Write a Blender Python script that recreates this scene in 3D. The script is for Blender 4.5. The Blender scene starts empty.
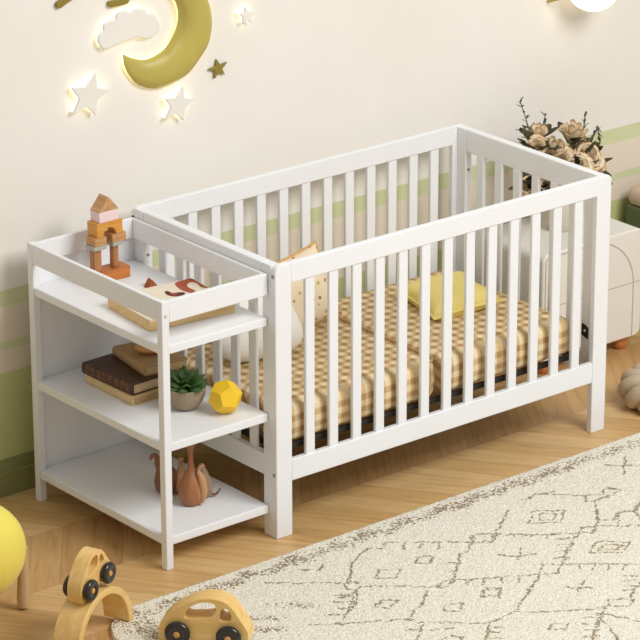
import bpy, bmesh, math, random
import numpy as np
from mathutils import Vector, Matrix
random.seed(7)
C = bpy.context.scene.collection
PI = math.pi
R = math.radians

# ------------------------------------------------------------------ camera
CAM = Vector((-5.726007536, -7.224916182, 4.205001330))
YAW, PITCH, ROLL, FPX = -0.684459604, -0.362093194, -0.002033572, 3330.428246
FWD = Vector((-math.sin(YAW)*math.cos(PITCH), math.cos(YAW)*math.cos(PITCH), math.sin(PITCH)))
_r = Vector((math.cos(YAW), math.sin(YAW), 0)); _u = _r.cross(FWD)
RT = _r*math.cos(ROLL)+_u*math.sin(ROLL); UP = -_r*math.sin(ROLL)+_u*math.cos(ROLL)
cd = bpy.data.cameras.new('camera'); cam = bpy.data.objects.new('camera', cd); C.objects.link(cam)
cam.matrix_world = Matrix(((RT.x, UP.x, -FWD.x, CAM.x), (RT.y, UP.y, -FWD.y, CAM.y), (RT.z, UP.z, -FWD.z, CAM.z), (0, 0, 0, 1)))
cd.sensor_width = 36; cd.sensor_fit = 'HORIZONTAL'; cd.lens = FPX*36/640; cd.clip_end = 200
bpy.context.scene.camera = cam

def hit(px, py, p0, n):
    """measured photo point -> place on a real plane of the room"""
    d = FWD+RT*((px-320)/FPX)-UP*((py-320)/FPX); n = Vector(n)
    return CAM+d*((Vector(p0)-CAM).dot(n)/d.dot(n))

# ------------------------------------------------------------------ materials
def new_mat(name):
    m = bpy.data.materials.new(name); m.use_nodes = True
    nt = m.node_tree; b = nt.nodes['Principled BSDF']
    return m, nt, b
def N(nt, typ, **kw):
    n = nt.nodes.new(typ)
    for k, v in kw.items(): setattr(n, k, v)
    return n
def math_n(nt, op, a, b=None, c=None, clamp=False):
    n = N(nt, 'ShaderNodeMath', operation=op); n.use_clamp = clamp
    for i, v in enumerate((a, b, c)):
        if v is None: continue
        if isinstance(v, (int, float)): n.inputs[i].default_value = v
        else: nt.links.new(v, n.inputs[i])
    return n.outputs[0]
def ramp(nt, fac, stops, interp='LINEAR'):
    r = N(nt, 'ShaderNodeValToRGB'); r.color_ramp.interpolation = interp
    e = r.color_ramp.elements
    while len(e) < len(stops): e.new(0.5)
    for el, (p, c) in zip(e, stops): el.position = p; el.color = (*c, 1)
    nt.links.new(fac, r.inputs[0]); return r.outputs[0]
def mixc(nt, fac, a, b, blend='MIX'):
    n = N(nt, 'ShaderNodeMix', data_type='RGBA', blend_type=blend)
    for i, v in ((0, fac), (6, a), (7, b)):
        if isinstance(v, (int, float)): n.inputs[i].default_value = v
        elif isinstance(v, tuple): n.inputs[i].default_value = (*v, 1)
        else: nt.links.new(v, n.inputs[i])
    return n.outputs[2]
def lin(r, g, b):
    f = lambda c: (c/255/12.92) if c/255 <= .04045 else ((c/255+.055)/1.055)**2.4
    return (f(r), f(g), f(b))
def plain(name, rgb, rough=.5, var=.06, scale=12, bump=0.0, bscale=60, spec=.4, sheen=0):
    m, nt, b = new_mat(name); c = lin(*rgb)
    tc = N(nt, 'ShaderNodeTexCoord')
    nz = N(nt, 'ShaderNodeTexNoise'); nz.inputs['Scale'].default_value = scale; nz.inputs['Detail'].default_value = 4
    nt.links.new(tc.outputs['Object'], nz.inputs['Vector'])
    col = ramp(nt, nz.outputs['Fac'], ((.3, tuple(x*(1-var) for x in c)), (.7, tuple(min(1, x*(1+var)) for x in c))))
    nt.links.new(col, b.inputs['Base Color'])
    b.inputs['Roughness'].default_value = rough; b.inputs['Specular IOR Level'].default_value = spec
    if sheen: b.inputs['Sheen Weight'].default_value = sheen
    if bump:
        n2 = N(nt, 'ShaderNodeTexNoise'); n2.inputs['Scale'].default_value = bscale; n2.inputs['Detail'].default_value = 3
        nt.links.new(tc.outputs['Object'], n2.inputs['Vector'])
        bp = N(nt, 'ShaderNodeBump'); bp.inputs['Strength'].default_value = bump; bp.inputs['Distance'].default_value = .01
        nt.links.new(n2.outputs['Fac'], bp.inputs['Height']); nt.links.new(bp.outputs[0], b.inputs['Normal'])
    return m
def wood(name, light, dark, axis=0, scale=14, rough=.45, stretch=12):
    m, nt, b = new_mat(name)
    tc = N(nt, 'ShaderNodeTexCoord'); mp = N(nt, 'ShaderNodeMapping')
    s = [scale*stretch/4]*3; s[axis] = scale/4
    mp.inputs['Scale'].default_value = s
    nt.links.new(tc.outputs['Object'], mp.inputs['Vector'])
    nz = N(nt, 'ShaderNodeTexNoise'); nz.inputs['Scale'].default_value = 1.6; nz.inputs['Detail'].default_value = 5; nz.inputs['Distortion'].default_value = .6
    nt.links.new(mp.outputs[0], nz.inputs['Vector'])
    col = ramp(nt, nz.outputs['Fac'], ((.3, lin(*dark)), (.7, lin(*light))))
    nt.links.new(col, b.inputs['Base Color']); b.inputs['Roughness'].default_value = rough
    return m
def emis(name, rgb, strength):
    m, nt, b = new_mat(name); c = lin(*rgb)
    b.inputs['Base Color'].default_value = (*c, 1)
    tc = N(nt, 'ShaderNodeTexCoord'); nz = N(nt, 'ShaderNodeTexNoise'); nz.inputs['Scale'].default_value = 8
    nt.links.new(tc.outputs['Object'], nz.inputs['Vector'])
    col = ramp(nt, nz.outputs['Fac'], ((.2, tuple(x*.95 for x in c)), (.8, c)))
    nt.links.new(col, b.inputs['Emission Color']); b.inputs['Emission Strength'].default_value = strength
    return m

M = {}
M['white'] = plain('white_paint', (238, 239, 240), .42, .012, 6)
M['plaque'] = plain('plaque_white', (236, 232, 222), .6, .02, 8)
M['gold'] = plain('gold_paint', (186, 170, 84), .42, .12, 5, spec=.5)
M['gold_dark'] = plain('gold_dark', (140, 122, 50), .42, .1, 12)
M['black'] = plain('black_metal', (44, 40, 36), .4, .1)
M['screw'] = plain('screw_grey', (150, 148, 142), .35, .05)
M['dowel'] = plain('dowel_cap', (205, 200, 188), .4, .04)
M['baseboard'] = plain('baseboard_green', (136, 138, 86), .5, .06, 6)
M['toy'] = wood('toy_wood', (242, 206, 134), (230, 186, 106), 0, 10, .4)
M['wheel'] = plain('wheel_black', (38, 33, 30), .22, .15, 30, spec=.6)
M['hubw'] = wood('hub_wood', (226, 176, 104), (200, 146, 76), 2, 20)
M['oak'] = wood('block_oak', (206, 158, 104), (176, 124, 72), 0, 16)
M['oakz'] = wood('block_oak_upright', (188, 132, 84), (156, 100, 58), 2, 16)
M['orange'] = wood('block_amber', (222, 160, 72), (206, 140, 54), 0, 14)
M['base'] = wood('block_base', (200, 124, 56), (176, 100, 40), 0, 14)
M['rooff'] = wood('block_roof', (214, 170, 116), (178, 126, 76), 1, 18)
M['pink'] = plain('block_pink', (240, 212, 210), .5, .02)
M['slab'] = plain('block_grey', (176, 172, 158), .5, .05)
M['wedge'] = wood('block_brown', (178, 104, 62), (142, 76, 42), 1, 16)
M['boxwood'] = wood('puzzle_wood', (236, 204, 146), (216, 178, 116), 0, 12)
M['art_cream'] = plain('art_cream', (232, 220, 200), .6, .03, 20)
M['art_red'] = plain('art_red', (164, 76, 48), .6, .08, 30)
M['art_dark'] = plain('art_dark', (84, 36, 26), .6, .08, 30)
M['gilt'] = plain('gilt', (166, 112, 66), .45, .2, 90)
M['book_cream'] = plain('book_cream', (214, 186, 134), .6, .05, 20)
M['kraft'] = plain('kraft', (178, 146, 104), .7, .1, 70, .1, 150)
M['pot'] = plain('pot_taupe', (160, 142, 118), .6, .12, 18, .1, 40)
M['soil'] = plain('soil', (58, 44, 32), .9, .25, 60, .5, 90)
M['succ'] = plain('succulent_green', (74, 104, 58), .4, .35, 22)
M['yellow_faceted'] = plain('yellow_paint', (244, 200, 40), .45, .05, 15)
M['terra'] = wood('walnut_wood', (180, 122, 80), (152, 98, 60), 2, 10)
M['terra2'] = wood('beech_wood', (208, 158, 114), (184, 132, 88), 2, 10)
M['darkw'] = wood('smoked_wood', (146, 98, 68), (116, 76, 50), 2, 10)
M['greyw'] = wood('grey_wood', (168, 142, 116), (138, 112, 88), 2, 10)
M['stool'] = plain('yellow_fabric', (244, 225, 96), .7, .05, 6, .08, 150, sheen=.2)
M['beech'] = wood('beech_leg', (214, 182, 140), (190, 156, 112), 2, 10)
M['pill_yellow'] = plain('yellow_cotton', (238, 218, 132), .8, .05, 8, .12, 30)
M['pill_white'] = plain('white_plush', (240, 236, 226), .9, .03, 12, .15, 50)
M['piping'] = plain('piping_tan', (188, 152, 108), .8, .1, 30)
M['piping_gold'] = plain('piping_gold', (206, 160, 96), .8, .12, 60)
M['cabinet'] = plain('cabinet_white', (234, 230, 220), .45, .02, 5)
M['groove'] = plain('groove_shadow', (190, 180, 160), .6, .05)
M['feet'] = wood('orange_wood', (214, 146, 84), (184, 112, 58), 0, 14)
M['gbox'] = plain('sage_box', (96, 108, 78), .6, .08, 10)
M['lid'] = plain('beige_cushion', (206, 184, 162), .8, .05, 10, .1, 80)
M['pouf'] = plain('taupe_knit', (196, 178, 150), .85, .08, 20, .25, 240)
M['vase'] = plain('vase_stone', (214, 206, 192), .5, .05, 10)
M['leaf'] = plain('dark_leaf', (66, 66, 44), .5, .25, 30)
M['leaf2'] = plain('sprig_leaf', (84, 96, 74), .5, .25, 30)
M['stem'] = plain('stem_green', (96, 96, 64), .6, .15, 30)
M['glow'] = emis('halo_light', (255, 246, 200), 1.7)
M['lamp'] = emis('lamp_glass', (255, 250, 226), 1.1)

def leather_mat():
    m, nt, b = new_mat('tooled_leather')
    tc = N(nt, 'ShaderNodeTexCoord'); s = N(nt, 'ShaderNodeSeparateXYZ'); nt.links.new(tc.outputs['Object'], s.inputs[0])
    nz = N(nt, 'ShaderNodeTexNoise'); nz.inputs['Scale'].default_value = 30; nz.inputs['Detail'].default_value = 5; nt.links.new(tc.outputs['Object'], nz.inputs['Vector'])
    base = ramp(nt, nz.outputs['Fac'], ((.3, lin(58, 36, 22)), (.7, lin(86, 56, 36))))
    n2 = N(nt, 'ShaderNodeTexNoise'); n2.inputs['Scale'].default_value = 150; nt.links.new(tc.outputs['Object'], n2.inputs['Vector'])
    bands = math_n(nt, 'GREATER_THAN', math_n(nt, 'FRACT', math_n(nt, 'MULTIPLY', s.outputs['Y'], 34.0)), .42)
    mk = math_n(nt, 'MULTIPLY', math_n(nt, 'GREATER_THAN', n2.outputs['Fac'], .52), bands)
    mk = math_n(nt, 'MULTIPLY', mk, math_n(nt, 'LESS_THAN', s.outputs['X'], -.0012))
    mk = math_n(nt, 'MULTIPLY', mk, math_n(nt, 'GREATER_THAN', s.outputs['Z'], .007))
    col = mixc(nt, math_n(nt, 'MULTIPLY', mk, .8), base, lin(150, 96, 56))
    nt.links.new(col, b.inputs['Base Color']); b.inputs['Roughness'].default_value = .5
    return m
M['book_brown'] = leather_mat()

def rose_mat():
    m, nt, b = new_mat('rose_petal')
    at = N(nt, 'ShaderNodeAttribute', attribute_name='rim')
    tc = N(nt, 'ShaderNodeTexCoord'); nz = N(nt, 'ShaderNodeTexNoise'); nz.inputs['Scale'].default_value = 60
    nt.links.new(tc.outputs['Object'], nz.inputs['Vector'])
    f = math_n(nt, 'ADD', at.outputs['Fac'], math_n(nt, 'MULTIPLY', math_n(nt, 'SUBTRACT', nz.outputs['Fac'], .5), .22), clamp=True)
    col = ramp(nt, f, ((0, lin(112, 80, 50)), (.35, lin(222, 196, 154)), (.74, lin(240, 224, 192)), (.88, lin(216, 180, 134)), (1, lin(124, 84, 54))))  # dark petal base paints in deep shade between petals; browned rim is petal colour
    nt.links.new(col, b.inputs['Base Color']); b.inputs['Roughness'].default_value = .6
    return m
M['rose'] = rose_mat()

def wall_mat():
    m, nt, b = new_mat('wall_paint_stripes')
    g = N(nt, 'ShaderNodeNewGeometry'); s = N(nt, 'ShaderNodeSeparateXYZ'); nt.links.new(g.outputs['Position'], s.inputs[0])
    f = math_n(nt, 'DIVIDE', s.outputs['Z'], 1.0, clamp=True)
    cream, peach, grn, grn2 = lin(241, 237, 229), lin(232, 220, 202), lin(212, 217, 174), lin(202, 206, 146)
    col = ramp(nt, f, ((0, grn2), (.404, peach), (.478, grn), (.505, peach), (.618, grn), (.672, cream)), 'CONSTANT')
    nz = N(nt, 'ShaderNodeTexNoise'); nz.inputs['Scale'].default_value = 2.2; nz.inputs['Detail'].default_value = 5
    nt.links.new(g.outputs['Position'], nz.inputs['Vector'])
    v = ramp(nt, nz.outputs['Fac'], ((.3, (.95, .94, .92)), (.7, (1, 1, 1))))
    col = mixc(nt, 1.0, col, v, 'MULTIPLY')
    nt.links.new(col, b.inputs['Base Color']); b.inputs['Roughness'].default_value = .85; b.inputs['Specular IOR Level'].default_value = .2
    return m
M['wall'] = wall_mat()

def floor_mat():
    m, nt, b = new_mat('chevron_oak_floor')
    g = N(nt, 'ShaderNodeNewGeometry'); s = N(nt, 'ShaderNodeSeparateXYZ'); nt.links.new(g.outputs['Position'], s.inputs[0])
    X, Y = s.outputs['X'], s.outputs['Y']; ZW, BW, T = .332, .115, .74
    yy = math_n(nt, 'DIVIDE', math_n(nt, 'ADD', Y, 10*ZW-.163), ZW)
    zid = math_n(nt, 'FLOOR', yy); yl = math_n(nt, 'MULTIPLY', math_n(nt, 'SUBTRACT', yy, zid), ZW)
    par = math_n(nt, 'MODULO', zid, 2.0)                       # 0: seams lean +x, 1: lean -x
    sg = math_n(nt, 'SUBTRACT', 1.0, math_n(nt, 'MULTIPLY', par, 2.0))
    sh = math_n(nt, 'MULTIPLY', math_n(nt, 'MULTIPLY', yl, T), sg)
    off = math_n(nt, 'MULTIPLY', par, T*ZW)
    v = math_n(nt, 'DIVIDE', math_n(nt, 'SUBTRACT', math_n(nt, 'SUBTRACT', X, sh), off), BW)
    vid = math_n(nt, 'FLOOR', v); vf = math_n(nt, 'SUBTRACT', v, vid)
    cmb = N(nt, 'ShaderNodeCombineXYZ'); nt.links.new(vid, cmb.inputs[0]); nt.links.new(zid, cmb.inputs[1])
    wn = N(nt, 'ShaderNodeTexWhiteNoise', noise_dimensions='2D'); nt.links.new(cmb.outputs[0], wn.inputs['Vector'])
    rnd = wn.outputs['Value']
    # grain runs along each board
    al = math_n(nt, 'ADD', math_n(nt, 'MULTIPLY', Y, .8), math_n(nt, 'MULTIPLY', math_n(nt, 'MULTIPLY', X, .6), sg))
    gv = N(nt, 'ShaderNodeCombineXYZ')
    nt.links.new(math_n(nt, 'MULTIPLY', al, 4.0), gv.inputs[0]); nt.links.new(math_n(nt, 'MULTIPLY', v, 4.2), gv.inputs[1])
    nt.links.new(math_n(nt, 'MULTIPLY', rnd, 40.0), gv.inputs[2])
    nz = N(nt, 'ShaderNodeTexNoise'); nz.inputs['Scale'].default_value = 1.3; nz.inputs['Detail'].default_value = 6; nz.inputs['Distortion'].default_value = .8
    nt.links.new(gv.outputs[0], nz.inputs['Vector'])
    base = ramp(nt, rnd, ((0, lin(202, 162, 106)), (.5, lin(212, 174, 118)), (1, lin(222, 186, 132))))
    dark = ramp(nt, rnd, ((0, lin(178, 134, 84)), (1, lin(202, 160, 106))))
    base = mixc(nt, math_n(nt, 'MULTIPLY', math_n(nt, 'SUBTRACT', 1.0, par), .6), base, dark)  # alternate zones darkened in colour to imitate direction-dependent sheen of the boards
    gr = ramp(nt, nz.outputs['Fac'], ((.28, (.80, .76, .70)), (.5, (.97, .96, .95)), (.72, (1.06, 1.05, 1.04))))
    col = mixc(nt, 1.0, base, gr, 'MULTIPLY')
    ed = math_n(nt, 'MINIMUM', math_n(nt, 'MULTIPLY', math_n(nt, 'MINIMUM', vf, math_n(nt, 'SUBTRACT', 1.0, vf)), BW*.8),
                math_n(nt, 'MINIMUM', yl, math_n(nt, 'SUBTRACT', ZW, yl)))
    seam = math_n(nt, 'LESS_THAN', ed, .0012)
    col = mixc(nt, math_n(nt, 'MULTIPLY', seam, .35), col, lin(120, 84, 50))
    nt.links.new(col, b.inputs['Base Color']); b.inputs['Roughness'].default_value = .42; b.inputs['Specular IOR Level'].default_value = .35
    return m
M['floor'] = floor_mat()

def plaid_mat():
    m, nt, b = new_mat('gingham_cotton')
    tc = N(nt, 'ShaderNodeTexCoord'); s = N(nt, 'ShaderNodeSeparateXYZ'); nt.links.new(tc.outputs['Object'], s.inputs[0])
    X = s.outputs['X']; Yz = math_n(nt, 'SUBTRACT', s.outputs['Y'], s.outputs['Z'])
    P = .040
    def band(v):
        f = math_n(nt, 'FRACT', math_n(nt, 'DIVIDE', math_n(nt, 'ADD', v, 8.0), P))
        return math_n(nt, 'SMOOTH_MIN', math_n(nt, 'MULTIPLY', math_n(nt, 'SUBTRACT', math_n(nt, 'ABSOLUTE', math_n(nt, 'SUBTRACT', f, .5)), .20), 8.0), 1.0, .1)
    a = math_n(nt, 'MAXIMUM', band(X), 0.0); c = math_n(nt, 'MAXIMUM', band(Yz), 0.0)
    f = math_n(nt, 'MULTIPLY', math_n(nt, 'ADD', a, c), .5, clamp=True)
    nz = N(nt, 'ShaderNodeTexNoise'); nz.inputs['Scale'].default_value = 14; nt.links.new(tc.outputs['Object'], nz.inputs['Vector'])
    f = math_n(nt, 'ADD', f, math_n(nt, 'MULTIPLY', math_n(nt, 'SUBTRACT', nz.outputs['Fac'], .5), .25), clamp=True)
    col = ramp(nt, f, ((0, lin(232, 214, 176)), (.5, lin(208, 178, 130)), (1, lin(172, 135, 92))))
    nt.links.new(col, b.inputs['Base Color']); b.inputs['Roughness'].default_value = .85; b.inputs['Specular IOR Level'].default_value = .1
    return m
M['plaid'] = plaid_mat()

def dots_mat():
    m, nt, b = new_mat('dotted_linen')
    tc = N(nt, 'ShaderNodeTexCoord')
    vo = N(nt, 'ShaderNodeTexVoronoi'); vo.inputs['Scale'].default_value = 44; vo.inputs['Randomness'].default_value = .75
    nt.links.new(tc.outputs['Object'], vo.inputs['Vector'])
    spot = math_n(nt, 'LESS_THAN', vo.outputs['Distance'], .29)
    s = N(nt, 'ShaderNodeSeparateColor'); nt.links.new(vo.outputs['Color'], s.inputs[0])
    keep = math_n(nt, 'GREATER_THAN', s.outputs['Green'], .2)
    dc = ramp(nt, s.outputs['Red'], ((0, lin(176, 112, 62)), (.5, lin(204, 152, 84)), (1, lin(190, 170, 100))))
    col = mixc(nt, math_n(nt, 'MULTIPLY', spot, keep), lin(232, 216, 184), dc)
    nt.links.new(col, b.inputs['Base Color']); b.inputs['Roughness'].default_value = .9
    return m
M['dots'] = dots_mat()

def rug_mat():
    m, nt, b = new_mat('knobbly_wool_rug')
    at = N(nt, 'ShaderNodeAttribute', attribute_name='pattern')
    g = N(nt, 'ShaderNodeNewGeometry')
    vo = N(nt, 'ShaderNodeTexVoronoi'); vo.inputs['Scale'].default_value = 165
    nt.links.new(g.outputs['Position'], vo.inputs['Vector'])
    s = N(nt, 'ShaderNodeSeparateColor'); nt.links.new(vo.outputs['Color'], s.inputs[0])
    cell = s.outputs['Red']
    f = math_n(nt, 'GREATER_THAN', math_n(nt, 'ADD', at.outputs['Fac'], math_n(nt, 'MULTIPLY', math_n(nt, 'SUBTRACT', cell, .5), .9)), .55)
    cr = ramp(nt, s.outputs['Green'], ((0, lin(236, 228, 206)), (.5, lin(247, 242, 226)), (1, lin(253, 250, 240))))
    br = ramp(nt, s.outputs['Blue'], ((0, lin(150, 134, 112)), (1, lin(190, 174, 148))))
    col = mixc(nt, f, cr, br)
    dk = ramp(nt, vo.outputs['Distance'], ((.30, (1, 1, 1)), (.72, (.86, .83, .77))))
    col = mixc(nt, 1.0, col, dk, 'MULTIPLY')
    nt.links.new(col, b.inputs['Base Color']); b.inputs['Roughness'].default_value = .95; b.inputs['Specular IOR Level'].default_value = .1
    bp = N(nt, 'ShaderNodeBump'); bp.inputs['Strength'].default_value = .9; bp.inputs['Distance'].default_value = .0042; bp.invert = True
    nt.links.new(vo.outputs['Distance'], bp.inputs['Height']); nt.links.new(bp.outputs[0], b.inputs['Normal'])
    return m
M['rug'] = rug_mat()

# ------------------------------------------------------------------ mesh helpers
def box(bm, x0, x1, y0, y1, z0, z1):
    v = [bm.verts.new((x, y, z)) for z in (z0, z1) for x, y in ((x0, y0), (x1, y0), (x1, y1), (x0, y1))]
    for f in ((3, 2, 1, 0), (4, 5, 6, 7), (0, 1, 5, 4), (1, 2, 6, 5), (2, 3, 7, 6), (3, 0, 4, 7)):
        bm.faces.new([v[i] for i in f])
    return v
def prism(bm, poly, w0, w1, plane='xz', mi=0):
    """extrude a closed 2-d outline between two values of the third axis"""
    def P(a, b, w): return {'xz': (a, w, b), 'xy': (a, b, w), 'yz': (w, a, b)}[plane]
    A = [bm.verts.new(P(a, b, w0)) for a, b in poly]; B = [bm.verts.new(P(a, b, w1)) for a, b in poly]
    n = len(poly)
    fs = [bm.faces.new(A), bm.faces.new(B[::-1])]
    for i in range(n):
        j = (i+1) % n; fs.append(bm.faces.new((A[j], A[i], B[i], B[j])))
    for f in fs: f.material_index = mi
def prism_holes(bm, outer, holes, y0, y1):
    edges = []
    for loop in [outer]+holes:
        vs = [bm.verts.new((a, y0, b)) for a, b in loop]
        for i in range(len(vs)): edges.append(bm.edges.new((vs[i], vs[(i+1) % len(vs)])))
    r = bmesh.ops.triangle_fill(bm, edges=edges, use_beauty=True)
    faces = [f for f in r['geom'] if isinstance(f, bmesh.types.BMFace)]
    e = bmesh.ops.extrude_face_region(bm, geom=faces)
    bmesh.ops.translate(bm, vec=(0, y1-y0, 0), verts=[v for v in e['geom'] if isinstance(v, bmesh.types.BMVert)])
def lathe(bm, prof, n=32, c=(0, 0, 0), cap=True, mi=0):
    rings = []
    for r, z in prof:
        if r < 1e-5: rings.append([bm.verts.new((c[0], c[1], c[2]+z))])
        else: rings.append([bm.verts.new((c[0]+r*math.cos(2*PI*i/n), c[1]+r*math.sin(2*PI*i/n), c[2]+z)) for i in range(n)])
    for A, B in zip(rings, rings[1:]):
        for i in range(n):
            j = (i+1) % n
            if len(A) == 1 and len(B) == 1: continue
            if len(A) == 1: f = bm.faces.new((A[0], B[j], B[i]))
            elif len(B) == 1: f = bm.faces.new((A[i], A[j], B[0]))
            else: f = bm.faces.new((A[i], A[j], B[j], B[i]))
            f.material_index = mi
    if cap:
        if len(rings[0]) > 1: bm.faces.new(rings[0][::-1]).material_index = mi
        if len(rings[-1]) > 1: bm.faces.new(rings[-1]).material_index = mi
def tube(bm, pts, rad, n=12, closed=False, mi=0):
    pts = [Vector(p) for p in pts]; m = len(pts)
    rad = rad if isinstance(rad, (list, tuple)) else [rad]*m
    T = []
    for i in range(m):
        a = pts[(i-1) % m] if closed or i > 0 else pts[i]; b = pts[(i+1) % m] if closed or i < m-1 else pts[i]
        T.append((b-a).normalized())
    ref = Vector((0, 0, 1)) if abs(T[0].z) < .9 else Vector((1, 0, 0))
    u = T[0].cross(ref).normalized(); rings = []
    for i in range(m):
        u = (u-T[i]*u.dot(T[i])).normalized(); w = T[i].cross(u)
        rings.append([bm.verts.new(pts[i]+(u*math.cos(2*PI*k/n)+w*math.sin(2*PI*k/n))*rad[i]) for k in range(n)])
    for i in range(m if closed else m-1):
        A, B = rings[i], rings[(i+1) % m]; sh = 0
        if closed and i == m-1:
            sh = min(range(n), key=lambda s: sum((A[k].co-B[(k+s) % n].co).length for k in range(n)))
        for k in range(n):
            f = bm.faces.new((A[k], A[(k+1) % n], B[(k+1+sh) % n], B[(k+sh) % n])); f.material_index = mi
    if not closed:
        for ring, end, s in ((rings[0], pts[0], -1), (rings[-1], pts[-1], 1)):
            i = 0 if s < 0 else m-1
            tip = bm.verts.new(end+T[i]*s*rad[i]*.5)
            for k in range(n):
                q = (ring[k], ring[(k+1) % n], tip) if s > 0 else (ring[(k+1) % n], ring[k], tip)
                bm.faces.new(q).material_index = mi
def smooth_curve(pts, k=6, closed=False):
    pts = [Vector(p) for p in pts]; n = len(pts); out = []
    for i in range(n if closed else n-1):
        g = lambda j: pts[j % n] if closed else pts[max(0, min(n-1, j))]
        a, b, c, d = g(i-1), g(i), g(i+1), g(i+2)
        for q in range(k):
            t = q/k
            out.append(.5*((2*b)+(c-a)*t+(2*a-5*b+4*c-d)*t*t+(3*b-a-3*c+d)*t*t*t))
    if not closed: out.append(pts[-1])
    return out
def obj(name, bm, mats, parent=None, bevel=0, seg=2, ang=35, smooth=True, shift=None, subsurf=0):
    bmesh.ops.recalc_face_normals(bm, faces=bm.faces)
    me = bpy.data.meshes.new(name)
    if shift is not None: bmesh.ops.translate(bm, vec=-Vector(shift), verts=bm.verts)
    bm.to_mesh(me); bm.free()
    for m in (mats if isinstance(mats, (list, tuple)) else [mats]): me.materials.append(m)
    if smooth:
        me.polygons.foreach_set('use_smooth', [True]*len(me.polygons)); me.set_sharp_from_angle(angle=R(ang))
    o = bpy.data.objects.new(name, me); C.objects.link(o)
    if parent is not None: o.parent = parent
    if bevel:
        b = o.modifiers.new('bevel', 'BEVEL'); b.width = bevel; b.segments = seg; b.limit_method = 'ANGLE'; b.angle_limit = R(30)
    if subsurf:
        s = o.modifiers.new('sub', 'SUBSURF'); s.levels = subsurf; s.render_levels = subsurf
    return o
def tag(o, label, cat, group=None):
    o['label'] = label; o['category'] = cat
    if group: o['group'] = group
    return o
def thing(name, label, cat, loc=(0, 0, 0), rz=0, group=None):
    o = bpy.data.objects.new(name, None); C.objects.link(o); o.location = loc; o.rotation_euler = (0, 0, rz)
    o.empty_display_size = .05
    return tag(o, label, cat, group)
def struct(o): o['kind'] = 'structure'; return o
def B(): return bmesh.new()
def bbox(name, mat, parent, x0, x1, y0, y1, z0, z1, bevel=.002, shift=None, seg=2):
    bm = B(); box(bm, x0, x1, y0, y1, z0, z1); return obj(name, bm, mat, parent, bevel, seg, shift=shift)

# ------------------------------------------------------------------ room shell
YW = .81
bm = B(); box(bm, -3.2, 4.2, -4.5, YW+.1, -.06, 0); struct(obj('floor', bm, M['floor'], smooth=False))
bm = B(); box(bm, -3.2, 4.2, YW, YW+.1, 0, 2.7); struct(obj('wall_back', bm, M['wall'], smooth=False))
bm = B()
prism(bm, [(YW-.016, 0), (YW-.016, .078), (YW-.012, .082), (YW-.012, .1), (YW-.006, .118), (YW, .12), (YW, 0)], -3.2, 4.2, 'yz')
struct(obj('baseboard_back', bm, M['baseboard']))

# ------------------------------------------------------------------ crib
L, W, H, LW, TH = 1.372, .717, .88, .061, .0207
crib = thing('baby_crib', 'white slatted wooden baby crib with plaid mattress inside', 'crib', (L/2, W/2, 0))
O = crib.location
def front_leg(x0, y0, y1, outer):
    rr = .020; poly = []
    x1 = x0+LW
    arc = [(rr*(1-math.cos(t)), rr*math.sin(t)) for t in [i*PI/2/6 for i in range(7)]]   # from side to top
    if outer < 0:
        poly = [(x0, 0)]+[(x0+a, H-rr+b) for a, b in arc]+[(x1, H), (x1, 0)]
    else:
        poly = [(x0, 0), (x0, H)]+[(x1-a, H-rr+b) for a, b in reversed(arc)]+[(x1, 0)]
    bm = B(); prism(bm, poly, y0, y1); return obj('leg', bm, M['white'], crib, .0025, shift=O)
PX = [LW+.058+.017+i*.0917 for i in range(13)]
for y0, y1 in ((0, TH), (W-TH, W)):
    front_leg(0, y0, y1, -1); front_leg(L-LW, y0, y1, 1)
    bbox('top_rail', M['white'], crib, LW, L-LW, y0+.0006, y1-.0006, .816, H-.0005, .003, O)
    bbox('bottom_rail', M['white'], crib, LW, L-LW, y0+.0006, y1-.0006, .178, .248, .003, O)
    ym = (y0+y1)/2
    for x in PX: bbox('slat', M['white'], crib, x-.0175, x+.0175, ym-.0065, ym+.0065, .246, .818, .003, O)
EY = [TH+.0418+.0554+.017+i*.0894 for i in range(6)]
PE = .0415
for x0, x1 in ((0.0, .033), (L-.041, L-.012)):
    for y0 in (TH, W-TH-PE): bbox('post', M['white'], crib, x0, x1, y0, y0+PE+(.018 if x0 > .5 and y0 < .1 else 0), 0 if x0 < .5 else .18, H-.002, .002, O)
    bbox('end_top_rail', M['white'], crib, x0, x1, TH+PE+(.018 if x0 > .5 else 0), W-TH-PE, .80, H-.001, .005, O, 3)
    bbox('end_bottom_rail', M['white'], crib, x0+.004, x1-.004, TH+PE+(.018 if x0 > .5 else 0), W-TH-PE, .193, .262, .003, O)
    xm = (x0+x1)/2+(.006 if x0 < .5 else -.0085)
    for y in EY: bbox('end_slat', M['white'], crib, xm-.0065, xm+.0065, y-.0175, y+.0175, .26, .802, .003, O)
def cap(parent, mat, c, axis, r=.006, d=.002, name='screw_cap', sh=None):
    bm = B(); c = Vector(c); a = Vector(axis)
    tube(bm, [c-a*d, c+a*d], r, 14); return obj(name, bm, mat, parent, shift=sh)
cap(crib, M['screw'], (0, .0105, .846), (-1, 0, 0), sh=O); cap(crib, M['screw'], (0, .0105, .208), (-1, 0, 0), sh=O)
cap(crib, M['black'], (0, W-.0105, .848), (-1, 0, 0), sh=O); cap(crib, M['screw'], (0, W-.0105, .208), (-1, 0, 0), sh=O)
for y in (.0105, W-.0105):
    cap(crib, M['black'], (L+.002, y, .845), (1, 0, 0), .006, .006, sh=O)
cap(crib, M['screw'], (L-.027, W-TH-PE, .735), (0, -1, 0), .005, .002, sh=O)
cap(crib, M['screw'], (.016, W-TH-PE, .735), (0, -1, 0), .005, .002, sh=O)
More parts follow.
